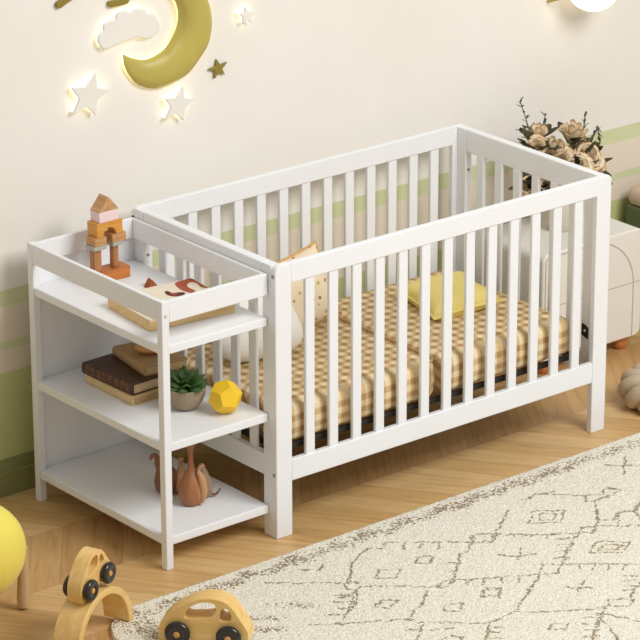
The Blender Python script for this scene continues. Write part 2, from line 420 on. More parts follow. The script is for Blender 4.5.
# mattress support of black steel hung from brackets
bm = B()
for a in ((.040, 1.262, .034, .046), (.040, 1.262, .668, .680), (.040, .052, .046, .668), (1.250, 1.262, .046, .668)): box(bm, *a, .266, .284)
for i in range(9): box(bm, .052, 1.25, .10+i*.064, .116+i*.064, .276, .282)
obj('mattress_support', bm, M['black'], crib, .001, shift=O)
for x0, x1 in ((.0335, .0365), (L-.0445, L-.0415)):
    for y in (.045, .64):
        bm = B()
        prism(bm, [(y, .312), (y+.030, .322), (y+.030, .362), (y+.010, .358), (y, .352)], x0, x1, 'yz')
        br = obj('bracket', bm, M['black'], crib, .001, shift=O)
        cap(br, M['dowel'], ((x0+x1)/2+(.002 if x0 < .5 else -.002), y+.013, .340), (1, 0, 0), .005, .0015, 'bracket_hole', O)

# mattress of two sections
mat_t = thing('folding_mattress', 'beige and brown gingham folding mattress lying in the crib', 'mattress', (.65, .357, .285))
def cushion(bm, x0, x1, y0, y1, z0, z1, r=.03, n=5):
    hx, hy = (x1-x0)/2, (y1-y0)/2; cx, cy = (x0+x1)/2, (y0+y1)/2
    def ring(ins, z):
        out = []
        for qx, qy, a0 in ((1, 1, 0), (-1, 1, 90), (-1, -1, 180), (1, -1, 270)):
            for i in range(n+1):
                t = R(a0+90*i/n); out.append((cx+qx*(hx-r)+(r-ins)*math.cos(t), cy+qy*(hy-r)+(r-ins)*math.sin(t), z))
        return out
    e = .018; levels = [(e, z0), (e*.3, z0+e*.3), (0, z0+e), (-.003, (z0+z1)/2), (0, z1-e), (e*.3, z1-e*.3), (e, z1), (r*.95, z1+.006)]
    prev = None
    for ins, z in levels:
        ins = min(ins, r*.96)
        cur = [bm.verts.new(p) for p in ring(ins, z)]
        if prev:
            for i in range(len(cur)):
                j = (i+1) % len(cur); bm.faces.new((prev[i], prev[j], cur[j], cur[i]))
        else: bm.faces.new(cur[::-1])
        prev = cur
    bm.faces.new(prev)
    return ring(.004, z1-.002)
MO = mat_t.location
for x0, x1 in ((.046, .676), (.678, 1.256)):
    bm = B(); rim = cushion(bm, x0, x1, .036, .674, .285, .404, .038)
    s = obj('mattress_section', bm, M['plaid'], mat_t, shift=MO, ang=60)
    if x0 < .1:
        n_ = len(rim); pts = [rim[i] for i in range(n_) if rim[i][0] > .632]
        pts = [p for p in pts if p[0] > .66 or True]
        pts.sort(key=lambda p: p[1])
        low = Vector((pts[0][0], .034, .300)); path = [low, Vector((pts[0][0]+.004, .033, .37))]+[Vector(p)+Vector((0, 0, .006)) for p in pts]
        bm = B(); tube(bm, smooth_curve(path, 4), .004, 8); obj('piping', bm, M['piping'], s, shift=MO)

# pillows
def pillow(name, mat, parent, size, thick, pinch=.12, n=20, pipe=None):
    bm = B(); sx, sy = size[0]/2, size[1]/2
    g = {}
    for s in (1, -1):
        for i in range(n+1):
            for j in range(n+1):
                u, v = -1+2*i/n, -1+2*j/n
                e = i in (0, n) or j in (0, n)
                if s < 0 and e: g[s, i, j] = g[1, i, j]; continue
                px = u*(1-pinch*(1-v*v)*abs(u)**3); py = v*(1-pinch*(1-u*u)*abs(v)**3)
                h = ((1-u**4)*(1-v**4))**.55*thick/2
                h *= 1+.05*math.sin(5*u+3*v*s)+.04*math.sin(7*v-2*u)
                g[s, i, j] = bm.verts.new((px*sx, py*sy, s*h))
        for i in range(n):
            for j in range(n):
                q = [g[s, i, j], g[s, i+1, j], g[s, i+1, j+1], g[s, i, j+1]]
                bm.faces.new(q if s > 0 else q[::-1])
    edge = [g[1, i, 0].co.copy() for i in range(n)]+[g[1, n, j].co.copy() for j in range(n)]+[g[1, i, n].co.copy() for i in range(n, 0, -1)]+[g[1, 0, j].co.copy() for j in range(n, 0, -1)]
    o = obj(name, bm, mat, parent, ang=80)
    if pipe:
        bm = B(); tube(bm, edge, .0045, 8, closed=True); obj('piping', bm, pipe, o)
    return o
yp = pillow('yellow_pillow', M['pill_yellow'], None, (.25, .25), .085, .10, pipe=M['pill_yellow'])
tag(yp, 'plain yellow square pillow lying flat on the gingham mattress', 'pillow')
yp.matrix_world = Matrix.Translation((1.012, .372, .446)) @ Matrix.Rotation(R(6), 4, Vector((.56, -.83, 0))) @ Matrix.Rotation(R(-11), 4, 'Z')
dp = pillow('dotted_pillow', M['dots'], None, (.25, .25), .09, .08, pipe=M['piping_gold'])
tag(dp, 'cream pillow with brown and mustard dots standing propped behind the white pillow', 'pillow')
dp.matrix_world = Matrix.Translation((.500, .520, .533)) @ Matrix.Rotation(R(-8), 4, 'Z') @ Matrix.Rotation(R(72), 4, 'X') @ Matrix.Rotation(R(12), 4, 'Z')
bm = B(); bmesh.ops.create_uvsphere(bm, u_segments=40, v_segments=24, radius=1)
for v in bm.verts:
    p = v.co.copy(); sg_ = lambda a, e: math.copysign(abs(a)**e, a)
    rr_ = max(1e-6, math.hypot(p.x, p.y)); cx_, cy_ = p.x/rr_, p.y/rr_
    v.co = (.155*sg_(cx_, .6)*rr_**.75, .105*sg_(cy_, .6)*rr_**.75, .062*p.z)
wp = obj('white_pillow', bm, M['pill_white'], ang=80)
tag(wp, 'white plush pillow at the crib end beside the dotted pillow', 'pillow')
wp.matrix_world = Matrix.Translation((.262, .435, .496)) @ Matrix.Rotation(R(-8), 4, 'Z') @ Matrix.Rotation(R(40), 4, 'X')

# ------------------------------------------------------------------ changing table
T, Y0, TL, YB, HT = .3925, .0326, .0262, .6904, .851
tab = thing('changing_table', 'white open-shelf changing table bolted to the end of the crib', 'changing table', (-T/2, W/2, 0))
O = tab.location
for y in (Y0, YB): bbox('leg', M['white'], tab, -T, -T+TL, y, y+TL, 0, HT, .0025, O)
bbox('front_rail', M['white'], tab, -T+TL, -.002, Y0+.0005, Y0+.0155, .783, HT-.0005, .0025, O)
bbox('back_rail', M['white'], tab, -T+TL, -.002, YB+.001, YB+.016, .787, HT-.0005, .0025, O)
bbox('side_rail', M['white'], tab, -T+.0005, -T+.0155, Y0+TL, YB, .787, HT-.0005, .0025, O)
bbox('side_rail', M['white'], tab, -.0145, -.0015, Y0+.0155, YB+.001, .787, HT-.0005, .0025, O)
bbox('back_panel', M['white'], tab, -T+TL, -.003, YB+.0165, YB+.0225, .078, .80, .001, O)
for z in (.684, .377, .077):
    a, b, c, d = -T+.003, -.0025, Y0+.003, YB+.0155
    e = TL+.0005
    poly = [(-T+e, c), (b, c), (b, d), (-T+e, d), (-T+e, YB-.0005), (a, YB-.0005), (a, Y0+e), (-T+e, Y0+e)]
    bm = B(); prism(bm, poly, z, z+.027, 'xy'); obj('shelf', bm, M['white'], tab, .003, shift=O)
for z in (.806, .69, .39): cap(tab, M['dowel'], (-T+.013, Y0, z), (0, -1, 0), .0055, .0012, 'dowel_cap', O) if z > .8 else None
S1, S2, S3 = .711, .404, .104

# ------------------------------------------------------------------ things on the top shelf: block tower
def block(name, label, mat, x0, x1, y0, y1, z0, z1, group='wooden tower blocks', bev=.002):
    c = ((x0+x1)/2, (y0+y1)/2, z0); bm = B(); box(bm, x0, x1, y0, y1, z0, z1)
    o = obj(name, bm, mat, None, bev, shift=c); o.location = c
    return tag(o, label, 'toy block', group)
YT0, YT1 = .583, .633
block('base_block', 'long burnt-orange wooden block lying flat under the toy block tower', M['base'], -.262, -.104, YT0, YT1+.005, S1, .748)
block('pillar_block', 'square brown wooden post, left support of the toy block tower', M['oakz'], -.232, -.205, YT0+.008, YT0+.034, .748, .822)
bm = B(); lathe(bm, [(.0125, 0), (.0135, .002), (.0135, .072), (.0125, .074)], 28)
o = obj('pillar_block', bm, M['oakz']); o.location = (-.148, YT0+.022, .748)
tag(o, 'round brown wooden column, right support of the toy block tower', 'toy block', 'wooden tower blocks')
block('slab_block', 'thin grey square slab on the left post of the block tower', M['slab'], -.240, -.194, YT0-.004, YT1-.006, .822, .835)
block('slab_block', 'thin grey square slab on the right column of the block tower', M['slab'], -.168, -.128, YT0-.002, YT1-.006, .822, .835)
block('capital_block', 'brown wooden block between grey slab and amber arch, left side', M['oak'], -.236, -.192, YT0-.003, YT1-.004, .835, .862)
block('capital_block', 'brown wooden block between grey slab and amber arch, right side', M['oak'], -.170, -.118, YT0-.002, YT1-.004, .835, .862)
bm = B(); ax0, ax1 = -.226, -.131; cx = -.179
poly = [(ax0, .862), (cx-.024, .862)]+[(cx-.024*math.cos(t), .862+.026*math.sin(t)) for t in [i*PI/10 for i in range(1, 10)]]+[(cx+.024, .862), (ax1, .862), (ax1, .906), (ax0, .906)]
prism(bm, poly, YT0-.002, YT1); o = obj('arch_block', bm, M['orange'], None, .0015, shift=(cx, .6, .862)); o.location = (cx, .6, .862)
tag(o, 'amber wooden arch block bridging the two supports of the tower', 'toy block', 'wooden tower blocks')
block('pink_block', 'pale pink wooden block under the triangular roof block', M['pink'], -.215, -.142, YT0, YT1-.002, .906, .940)
bm = B(); prism(bm, [(-.216, 0), (-.141, 0), (-.1785, .045)], YT0, YT1-.002); o = obj('roof_block', bm, M['rooff'], None, .002, shift=(-.1785, .6, 0)); o.location = (-.1785, .6, .940)
tag(o, 'triangular natural wood roof block topping the toy tower', 'toy block', 'wooden tower blocks')
bm = B(); prism(bm, [(-.020, 0), (.020, 0), (-.003, .028)], -.015, .015); o = obj('wedge_block', bm, M['wedge'], None, .002); o.location = (-.110, .468, S1); o.rotation_euler = (0, 0, R(-10))
tag(o, 'small reddish-brown wedge block lying beside the illustrated puzzle box', 'toy block')

# picture puzzle box on the top shelf
pz = thing('puzzle_box', 'flat wooden box with red and cream animal picture on top', 'box', (-.182, .272, S1), R(-6))
bbox('tray', M['boxwood'], pz, -.148, .146, -.126, .122, 0, .030, .002)
bm = B(); box(bm, -.146, .144, -.124, .120, .0295, .035)
def blob(pts, mi, z=.0354): 
    vs = [bm.verts.new((x, y, z)) for x, y in pts]; bm.faces.new(vs).material_index = mi
def art(px_pts, mi, z):
    q = [hit(120+x/6.4, 225+y/6.4, (0, 0, S1+.0354), (0, 0, 1)) for x, y in px_pts]
    blob([(p.x, p.y) for p in smooth_curve([(max(-.144, min(.142, a.x)), max(-.122, min(.118, a.y)), 0) for a in [Matrix.Rotation(R(6), 3, 'Z') @ (w_-Vector((-.182, .272, 0))) for w_ in q]], 4, True)], mi, z)
art([(352, 372), (405, 350), (480, 331), (540, 348), (622, 384), (560, 402), (520, 398), (490, 372), (455, 366), (430, 380), (440, 400), (480, 418), (470, 436), (420, 426), (375, 404)], 1, .0354)
art([(285, 428), (305, 422), (335, 434), (380, 430), (414, 432), (410, 446), (370, 456), (335, 456), (300, 446)], 2, .0354)
art([(322, 436), (350, 436), (372, 440), (360, 450), (335, 450)], 1, .0358)
obj('picture_lid', bm, [M['art_cream'], M['art_red'], M['art_dark']], pz, smooth=False)

# ------------------------------------------------------------------ books and things on the middle shelf
def book(name, label, loc, rz, lx, ly, th, cover, pages, spine=None, group='books on the middle shelf'):
    """spine along the -x side, pages showing on the other three"""
    t = thing(name, label, 'book', loc, rz, group); c = .0035
    bm = B()
    prism(bm, [(0, 0), (lx, 0), (lx, c), (c*1.2, c), (c*1.2, th-c), (lx, th-c), (lx, th), (0, th), (-.004, th*.75), (-.005, th*.5), (-.004, th*.25)], 0, ly)
    obj('cover', bm, cover, t, .001)
    bbox('pages', pages, t, c*1.2, lx-.004, .004, ly-.004, c, th-c, .0005)
    return t
pg = plain('page_edges', (206, 180, 138), .8, .12, 200); pg2 = plain('page_edges_warm', (196, 160, 116), .8, .12, 200)
book('hardback_book', 'cream hardback book at the bottom of the shelf stack', (-.281, .339, S2), R(0), .17, .24, .028, M['book_cream'], pg2)
book('hardback_book', 'dark brown leather book with gilt spine in the stack middle', (-.272, .350, S2+.028), R(2), .175, .25, .036, M['book_brown'], pg)
book('notebook', 'tan kraft-covered book on top of the dark brown book', (-.205, .380, S2+.064), R(-9), .15, .21, .030, M['kraft'], M['book_cream'])
bm = B(); lathe(bm, [(0, 0), (.024, 0), (.036, .006), (.044, .016), (.041, .016), (.033, .009), (.02, .005), (0, .005)], 36)
o = obj('wooden_dish', bm, M['orange']); o.location = (-.118, .478, S2+.094); tag(o, 'small round wooden dish on top of the kraft book', 'dish')

pot = thing('potted_succulent', 'green rosette succulent in a round taupe bowl pot', 'plant', (-.166, .228, S2))
pot.scale = (1.08, 1.08, 1.08)
bm = B(); lathe(bm, [(0, .004), (.022, 0), (.034, .006), (.047, .022), (.055, .045), (.057, .066), (.054, .067), (.051, .05), (.046, .05), (0, .05)], 40); obj('pot', bm, M['pot'], pot, ang=50)
bm = B(); lathe(bm, [(.051, .052), (.03, .057), (0, .060)], 24); obj('soil', bm, M['soil'], pot)
bm = B()
def sleaf(bm, ang, tilt, ln, wd, base, tk=.010):
    d = Vector((math.cos(ang)*math.cos(tilt), math.sin(ang)*math.cos(tilt), math.sin(tilt))); s = Vector((-math.sin(ang), math.cos(ang), 0)); u = d.cross(s)*-1
    rings = []; K = 7
    for i in range(K+1):
        t = i/K; w = wd*(.35+.65*math.sin(min(1, t*1.25)*PI*.62))*(1 if t < .6 else max(0.0, 1-((t-.6)/.4)**1.7)); w = max(w, .0006)
        c = base+d*(ln*t)+u*(ln*.16*t*t)
        h = tk*(.9 if t < .7 else .9*(1-(t-.7)/.3)+.05)*.5
        rings.append([bm.verts.new(c+s*w*math.cos(a)*.5+u*(h*math.sin(a)+.25*w*abs(math.cos(a)))) for a in [2*PI*q/8 for q in range(8)]])
    for A, Bq in zip(rings, rings[1:]):
        for q in range(8): bm.faces.new((A[q], A[(q+1) % 8], Bq[(q+1) % 8], Bq[q]))
    bm.faces.new(rings[-1]); bm.faces.new(rings[0][::-1])
for lay, (n_, tilt, ln) in enumerate(((8, 20, .066), (7, 36, .062), (6, 54, .052), (4, 70, .042), (3, 82, .030))):
    for i in range(n_):
        a = 2*PI*i/n_+lay*.5+random.uniform(-.1, .1)
        sleaf(bm, a, R(tilt+random.uniform(-5, 5)), ln*random.uniform(.92, 1.1), .031 if lay < 3 else .022, Vector((.006*math.cos(a), .006*math.sin(a), .062+lay*.004)), .009)
obj('rosette', bm, M['succ'], pot, ang=60)

# faceted yellow ornament (dodecahedron)
bm = B(); ph = (1+5**.5)/2
ico = [Vector(p).normalized() for p in ((-1, ph, 0), (1, ph, 0), (-1, -ph, 0), (1, -ph, 0), (0, -1, ph), (0, 1, ph), (0, -1, -ph), (0, 1, -ph), (ph, 0, -1), (ph, 0, 1), (-ph, 0, -1), (-ph, 0, 1))]
tri = [(i, j, k) for i in range(12) for j in range(i+1, 12) for k in range(j+1, 12) if max((ico[i]-ico[j]).length, (ico[j]-ico[k]).length, (ico[i]-ico[k]).length) < 1.2]
dod = [(ico[a]+ico[b]+ico[c]).normalized()*.0535 for a, b, c in tri]
rot = Matrix.Rotation(R(8), 3, 'Z') @ Matrix.Rotation(R(31.7), 3, 'Y')
for p in dod: bm.verts.new(rot @ p)
bmesh.ops.convex_hull(bm, input=bm.verts); bmesh.ops.dissolve_limit(bm, angle_limit=R(5), verts=bm.verts, edges=bm.edges)
zmin = min(v.co.z for v in bm.verts)
o = obj('faceted_ornament', bm, M['yellow_faceted'], None, .0008, smooth=False); o.location = (-.100, .118, S2-zmin)
tag(o, 'yellow faceted polyhedron ornament beside the succulent pot', 'ornament')

# ------------------------------------------------------------------ wooden figurines on the bottom shelf
def figurine(name, label, loc, rz, body, neck, mat, hs=None, extra=None):
    t = thing(name, label, 'figurine', loc, rz, 'wooden figurines on the bottom shelf')
    bm = B(); lathe(bm, body, 32); obj('body', bm, mat, t, ang=60)
    if neck:
        bm = B(); tube(bm, smooth_curve(neck[0], 6), [neck[1]+(neck[2]-neck[1])*i/(6*(len(neck[0])-1)) for i in range(6*(len(neck[0])-1)+1)], 12); obj('neck', bm, hs or mat, t)
    return t
drop = lambda r, h: [(0, 0), (r*.55, 0), (r*.78, h*.06), (r*.97, h*.22), (r, h*.34), (r*.93, h*.5), (r*.72, h*.68), (r*.45, h*.84), (r*.3, h*.95), (r*.27, h)]
t = figurine('vase_figurine', 'tallest brown wooden bottle figurine with a flared neck', (-.178, .193, S3), 0,
         drop(.040, .122)+[(.0085, .140), (.0075, .158), (.0095, .180), (.016, .200), (.024, .214), (.020, .216), (0, .205)], None, M['terra'])
cv = smooth_curve([(.016, -.030, .010), (.020, -.036, .045), (.017, -.033, .085), (.012, -.024, .110), (.017, -.026, .126), (.026, -.032, .130)], 6)
bm = B(); tube(bm, cv, [max(.0035, .0125*math.sin(PI*min(.95, (i+3)/24))**.7) if i < 20 else .0045 for i in range(len(cv))], 12)
obj('neck', bm, M['terra2'], t)
figurine('swan_figurine', 'dark wooden swan figurine with hooked neck behind the front leg', (-.186, .308, S3), R(150),
         [(0, 0), (.02, 0), (.032, .012), (.038, .04), (.032, .07), (.018, .088), (0, .096)], ([(.018, 0, .075), (.025, 0, .098), (.026, 0, .116), (.033, 0, .126), (.043, 0, .123), (.046, 0, .112)], .012, .0045), M['darkw'])
figurine('bird_figurine', 'small pale wooden bird figurine with round knob behind tall one', (-.146, .286, S3), 0,
         [(0, 0), (.018, 0), (.028, .012), (.032, .035), (.022, .058), (.009, .078), (.006, .092), (.0055, .100), (.010, .104), (.009, .110), (0, .112)], None, M['terra2'])
figurine('mouse_figurine', 'grey-brown wooden figurine with a thin curled tail', (-.120, .216, S3), R(-50),
         [(0, 0), (.02, 0), (.031, .01), (.034, .03), (.028, .06), (.015, .09), (.008, .108), (0, .112)], ([(.028, 0, .012), (.040, 0, .010), (.050, 0, .018), (.058, 0, .032)], .005, .002), M['greyw'], M['darkw'])

# ------------------------------------------------------------------ wall decorations
def wp_(px, py, y=YW): return hit(px, py, (0, y, 0), (0, 1, 0))
def wall_plaque(name, label, cat, outline, mat, off=.016, th=.010, glow=True, grow=.93, bevel=.002, group=None):
    """flat cut-out plaque held off the wall, with a light strip behind it"""
    pts = [wp_(*p, YW-off-th) for p in outline]; c = sum(pts, Vector())/len(pts)
    t = thing(name, label, cat, (c.x, YW, c.z), 0, group)
    bm = B(); prism(bm, [(p.x-c.x, p.z-c.z) for p in pts], -off-th, -off); obj('face_plate', bm, mat, t, bevel)
    if glow:
        bm = B(); prism(bm, [((p.x-c.x)*grow, (p.z-c.z)*grow) for p in pts], -off+.0005, -.002); obj('light_strip', bm, M['glow'], t, smooth=False)
    return t
def star(cx, cy, r, rot, inner=.47):
    out = []
    for i in range(10):
        a = R(rot)+i*PI/5; q = r if i % 2 == 0 else r*inner
        out.append((cx+q*math.sin(a), cy-q*math.cos(a)))
    return out
def star_t(tips, ox, oy, sc_, k=.58):
    t_ = [Vector((ox+x/sc_, oy+y/sc_)) for x, y in tips]; c_ = sum(t_, Vector((0, 0)))/5; o_ = []
    for i in range(5): o_ += [tuple(t_[i]), tuple(c_+((t_[i]+t_[(i+1) % 5])/2-c_)*k)]
    return o_
wall_plaque('star_wall_light', 'largest white star wall light, below the moon tip on its left', 'wall light', star_t(((150, 197), (190, 240), (150, 308), (90, 305), (85, 235)), 40, 0, 2.667), M['plaque'], group='white star wall lights')
wall_plaque('star_wall_light', 'white star wall light directly under the bottom of the moon', 'wall light', star_t(((535, 108), (582, 156), (536, 243), (463, 240), (463, 155)), 50, 60, 4.0), M['plaque'], group='white star wall lights')
wall_plaque('star_wall_light', 'smallest white star wall light, high to the right of the moon', 'wall light', star_t(((580, 30), (622, 50), (606, 96), (568, 104), (553, 60)), 110, 0, 4.267), M['plaque'], group='white star wall lights')
wall_plaque('wall_star', 'small gold star on the wall just right of the moon', 'wall star', star_t(((457, 253), (503, 265), (492, 320), (447, 338), (423, 297)), 110, 0, 4.267, .5), M['gold_dark'], .002, .010, False)
cl = [(102.5, 48.7), (98.7, 42.5), (99.5, 35), (103.7, 31.2), (103.7, 25), (110, 21.2), (115.5, 20), (117.5, 13.7), (125, 10.5), (131, 12.5), (136, 9), (145, 9.5), (148, 13.5), (154, 14), (158, 20), (161, 27), (158, 34), (152, 38), (145, 39), (138, 37.5), (130, 40), (122, 43), (113, 47), (107, 49)]
wall_plaque('cloud_wall_light', 'white cloud-shaped wall light inside the curve of the moon', 'wall light', [tuple(p[:2]) for p in smooth_curve([(a, b, 0) for a, b in cl], 4, True)], M['plaque'], grow=.955, bevel=.004, off=.012)
def stroke(pts, r):
    pts = [Vector((*p, 0)) for p in pts]; left, right = [], []
    for i, p in enumerate(pts):
        d = (pts[min(i+1, len(pts)-1)]-pts[max(i-1, 0)]).normalized(); n = Vector((-d.y, d.x, 0)); left.append(p+n*r); right.append(p-n*r)
    d0 = (pts[0]-pts[1]).normalized(); a0 = math.atan2(d0.y, d0.x); d1 = (pts[-1]-pts[-2]).normalized(); a1 = math.atan2(d1.y, d1.x)
    c1 = [pts[-1]+Vector((math.cos(a1+PI/2-PI*k/8), math.sin(a1+PI/2-PI*k/8), 0))*r for k in range(1, 8)]
    c0 = [pts[0]+Vector((math.cos(a0+PI/2-PI*k/8), math.sin(a0+PI/2-PI*k/8), 0))*r for k in range(1, 8)]
    return [(p.x, p.y) for p in left+c1+right[::-1]+c0]
wall_plaque('gold_wall_charm', 'slanted gold wall charm at the top edge above the white stars', 'wall charm', stroke([(60, 5.2), (66, .5), (76, -6), (88, -12)], 3.3), M['gold_dark'], .002, .012, False)
wall_plaque('gold_wall_charm', 'gold wall charm at the top edge just left of the moon', 'wall charm', stroke([(112, 4.4), (119, 3), (126, 1.2), (130, -5), (128, -14)], 3.2), M['gold_dark'], .002, .012, False)
# moon: domed gold crescent with a light strip behind
out = [(124, 54.5), (126, 67), (132, 78), (140, 85.5), (152, 89), (164, 88), (178, 82), (190, 74), (200, 61), (208.5, 47), (212.5, 30), (212.5, 14), (209, 0), (202, -15), (190, -28), (175, -37), (158, -40)]
inn = [(124, 54.5), (133, 58.5), (145, 60.5), (157, 56), (166, 49), (172, 40), (176, 32), (178.5, 24), (179.3, 14), (177.5, 4.5), (174, -2), (170, -9), (165, -16), (160, -22), (157, -28), (156, -34), (158, -40)]
so = smooth_curve([wp_(*p, YW-.022) for p in out], 5); si = smooth_curve([wp_(*p, YW-.022) for p in inn], 5)
mc = wp_(180, 45); mc = Vector((mc.x, YW, mc.z))
moon = thing('moon_wall_light', 'large puffy gold crescent moon glowing on the wall', 'wall light', mc)
bm = B(); K = 10; rows = []
for a, b in zip(so, si):
    w = (a-b).length; row = []
    for k in range(K+1):
        u = -1+2*k/K; p = a.lerp(b, k/K)
        row.append(bm.verts.new((p.x-mc.x, -.014-.20*w*max(0, 1-u*u)**.5, p.z-mc.z)))
    rows.append(row)
for A, Bq in zip(rows, rows[1:]):
    for k in range(K): bm.faces.new((A[k], A[k+1], Bq[k+1], Bq[k]))
bmesh.ops.remove_doubles(bm, verts=bm.verts, dist=1e-5)
obj('shade', bm, M['gold'], moon, ang=80)
bm = B(); A0, B0 = [], []
for a, b in zip(so[2:-2], si[2:-2]):
    for lst, t in ((A0, .10), (B0, .90)): p = a.lerp(b, t); lst.append((p.x-mc.x, p.z-mc.z))
prism(bm, A0+B0[::-1], -.012, -.003); obj('light_strip', bm, M['glow'], moon, smooth=False)
# round wall lamp
c = wp_(572, -22); lampt = thing('wall_lamp', 'round glowing white wall lamp at the top edge of the wall', 'lamp', (c.x, YW, c.z))
bm = B(); lathe(bm, [(0, 0), (.045, 0), (.05, .004), (.05, .02), (0, .02)], 32)
bmesh.ops.rotate(bm, verts=bm.verts, matrix=Matrix.Rotation(R(90), 3, 'X')); obj('mount', bm, M['gold'], lampt)
bm = B(); bmesh.ops.create_uvsphere(bm, u_segments=36, v_segments=20, radius=.094)
bmesh.ops.translate(bm, verts=bm.verts, vec=(0, -.105, 0)); obj('globe', bm, M['lamp'], lampt, ang=80)
p = wp_(548, 1); bm = B(); tube(bm, [(p.x-c.x, 0, p.z-c.z), (p.x-c.x, -.05, p.z-c.z+.02), (p.x-c.x+.02, -.09, p.z-c.z+.05)], .007, 10); obj('arm', bm, M['gold'], lampt)

# ------------------------------------------------------------------ white cabinet with ball feet, right of the crib
cab = thing('low_cabinet', 'low white cabinet with arched front groove and ball feet', 'cabinet', (1.74, .62, 0))
O = cab.location; X0, X1, Yf, Yb, Z0, Z1 = 1.505, 1.975, .45, .785, .054, .448
def rrect(x0, x1, z0, z1, r, n=6):
    out = []
    for cx, cz, a0 in ((x1-r, z1-r, 0), (x0+r, z1-r, 90), (x0+r, z0+r, 180), (x1-r, z0+r, 270)):
        for i in range(n+1): a = R(a0+90*i/n); out.append((cx+r*math.cos(a), cz+r*math.sin(a)))
    return out
bm = B(); prism(bm, rrect(X0, X1, Z0, Z1, .03), Yf, Yb); obj('carcass', bm, M['cabinet'], cab, .006, 3, shift=O)
ax0, ax1 = 1.522, 1.932; acx = (ax0+ax1)/2; ar = (ax1-ax0)/2
def arch_path(zb):
    return [(1.517, zb)]+[(1.535-.018*math.cos(i*PI/12), .418+.018*math.sin(i*PI/12)) for i in range(7)]+[(1.735+.197*math.sin(i*PI/40), .25+.186*math.cos(i*PI/40)) for i in range(21)]+[(1.932, zb)]
bm = B(); tube(bm, [Vector((x, Yf, z)) for x, z in arch_path(.060)], .0022, 6); obj('arch_groove', bm, M['groove'], cab, shift=O)
bm = B(); tube(bm, [Vector((X0, Yf, .256)), Vector((X1, Yf, .256))], .0018, 6); obj('drawer_groove', bm, M['groove'], cab, shift=O)
bm = B(); tube(bm, [Vector((X0, .60, Z0+.01)), Vector((X0, .60, Z1-.03))], .0018, 6); obj('side_groove', bm, M['groove'], cab, shift=O)
for x in (1.56, 1.925):
    for y in (.50, .74):
        bm = B(); lathe(bm, [(0, 0), (.018, 0), (.028, .012), (.032, .028), (.030, .044), (.026, .054), (0, .054)], 28, (x, y, 0)); obj('foot', bm, M['feet'], cab, shift=O)

# green storage box with padded lid
gb = thing('storage_box', 'dark green storage box with padded beige lid by the wall', 'storage box', (2.38, .66, 0))
bbox('body', M['gbox'], gb, -.19, .19, -.20, .10, 0, .405, .01)
bm = B(); cushion(bm, -.192, .192, -.202, .102, .405, .468, .035); obj('lid', bm, M['lid'], gb, ang=60)
cap(gb, M['black'], (-.10, -.201, .36), (0, -1, 0), .008, .003, 'pull_tab')

# knotted pouf
pf = B(); p_, q_ = 3, 10
pts = []
for i in range(480):
    th = 2*PI*p_*i/480; ph_ = q_*th/p_
    r_ = .078+.034*math.cos(ph_); pts.append((r_*math.cos(th), r_*math.sin(th), .064+.036*math.sin(ph_)))
tube(pf, pts, .0275, 14, closed=True)
o = obj('knot_pouf', pf, M['pouf'], ang=80); o.location = (1.652, .030, 0); tag(o, 'taupe knotted ball pouf on the floor right of the crib', 'pouf')

# ------------------------------------------------------------------ vase of dried roses
vz = Z1; vc = Vector((1.735, .615, vz))
vs = thing('flower_vase', 'rounded stone-white vase on the cabinet holding dried roses', 'vase', vc)
bm = B(); lathe(bm, [(0, 0), (.034, 0), (.040, .005), (.056, .045), (.060, .08), (.052, .12), (.036, .15), (.030, .165), (.034, .178), (.030, .178), (.026, .165), (.032, .15), (.048, .118), (0, .02)], 36); obj('vessel', bm, M['vase'], vs, ang=60)
def rose_mesh(name, big=1.0, openness=1.0, petals=16, seed=1):
    rnd = random.Random(seed); bm = B(); lay = bm.verts.layers.float.new('rim')
    for i in range(petals):
        t = i/(petals-1); a0 = i*2.4+rnd.uniform(-.2, .2)
        rad = (.006+.020*t*openness)*big; hgt = (.040-.008*t)*big; span = 1.25-.25*t; flare = (.002+.014*t*t*openness)*big
        base = -.006*t*big; U, V = 6, 5; g = []
        for u in range(U+1):
            row = []
            for v in range(V+1):
                s = -1+2*u/U; q = v/V
                ww = .92*(1-.30*q**4)
                ang = a0+s*span*ww
                rr = rad*(.45+.75*math.sin(min(1.0, q*1.1)*PI/2))+flare*max(0, q-.55)*2.2+.0012*big*q*math.sin(3*s+i)
                z = base+hgt*q*(1-.24*abs(s)**3*q)-(flare*.5 if q > .85 else 0)
                vert = bm.verts.new((rr*math.cos(ang), rr*math.sin(ang), z)); vert[lay] = min(1.0, q*.97+.06*abs(s)**2*q)
                row.append(vert)
            g.append(row)
        for u in range(U):
            for v in range(V): bm.faces.new((g[u][v], g[u+1][v], g[u+1][v+1], g[u][v+1]))
    for f in bm.faces: f.smooth = True
    me = bpy.data.meshes.new(name); bm.to_mesh(me); bm.free(); me.materials.append(M['rose']); return me
rose_kinds = [rose_mesh('rose_head', 1.15, .55, 9, 3), rose_mesh('rose_head', 1.05, .95, 14, 5), rose_mesh('rose_head', 1.05, 1.3, 17, 9)]
def leafmesh(bm, base, d, ln, wd, up=Vector((0, 0, 1)), mi=0):
    d = d.normalized(); s = d.cross(up).normalized() if abs(d.dot(up)) < .98 else Vector((1, 0, 0)); u = s.cross(d)
    pts = []; K = 6
    for i in range(K+1):
        t = i/K; w = wd*math.sin(PI*(t*.92+.04))**.8; c = base+d*ln*t-u*ln*.18*t*t
        pts.append((bm.verts.new(c-s*w/2), bm.verts.new(c-u*w*.18), bm.verts.new(c+s*w/2)))
    for A, Bq in zip(pts, pts[1:]):
        for k in range(2): bm.faces.new((A[k], A[k+1], Bq[k+1], Bq[k])).material_index = mi
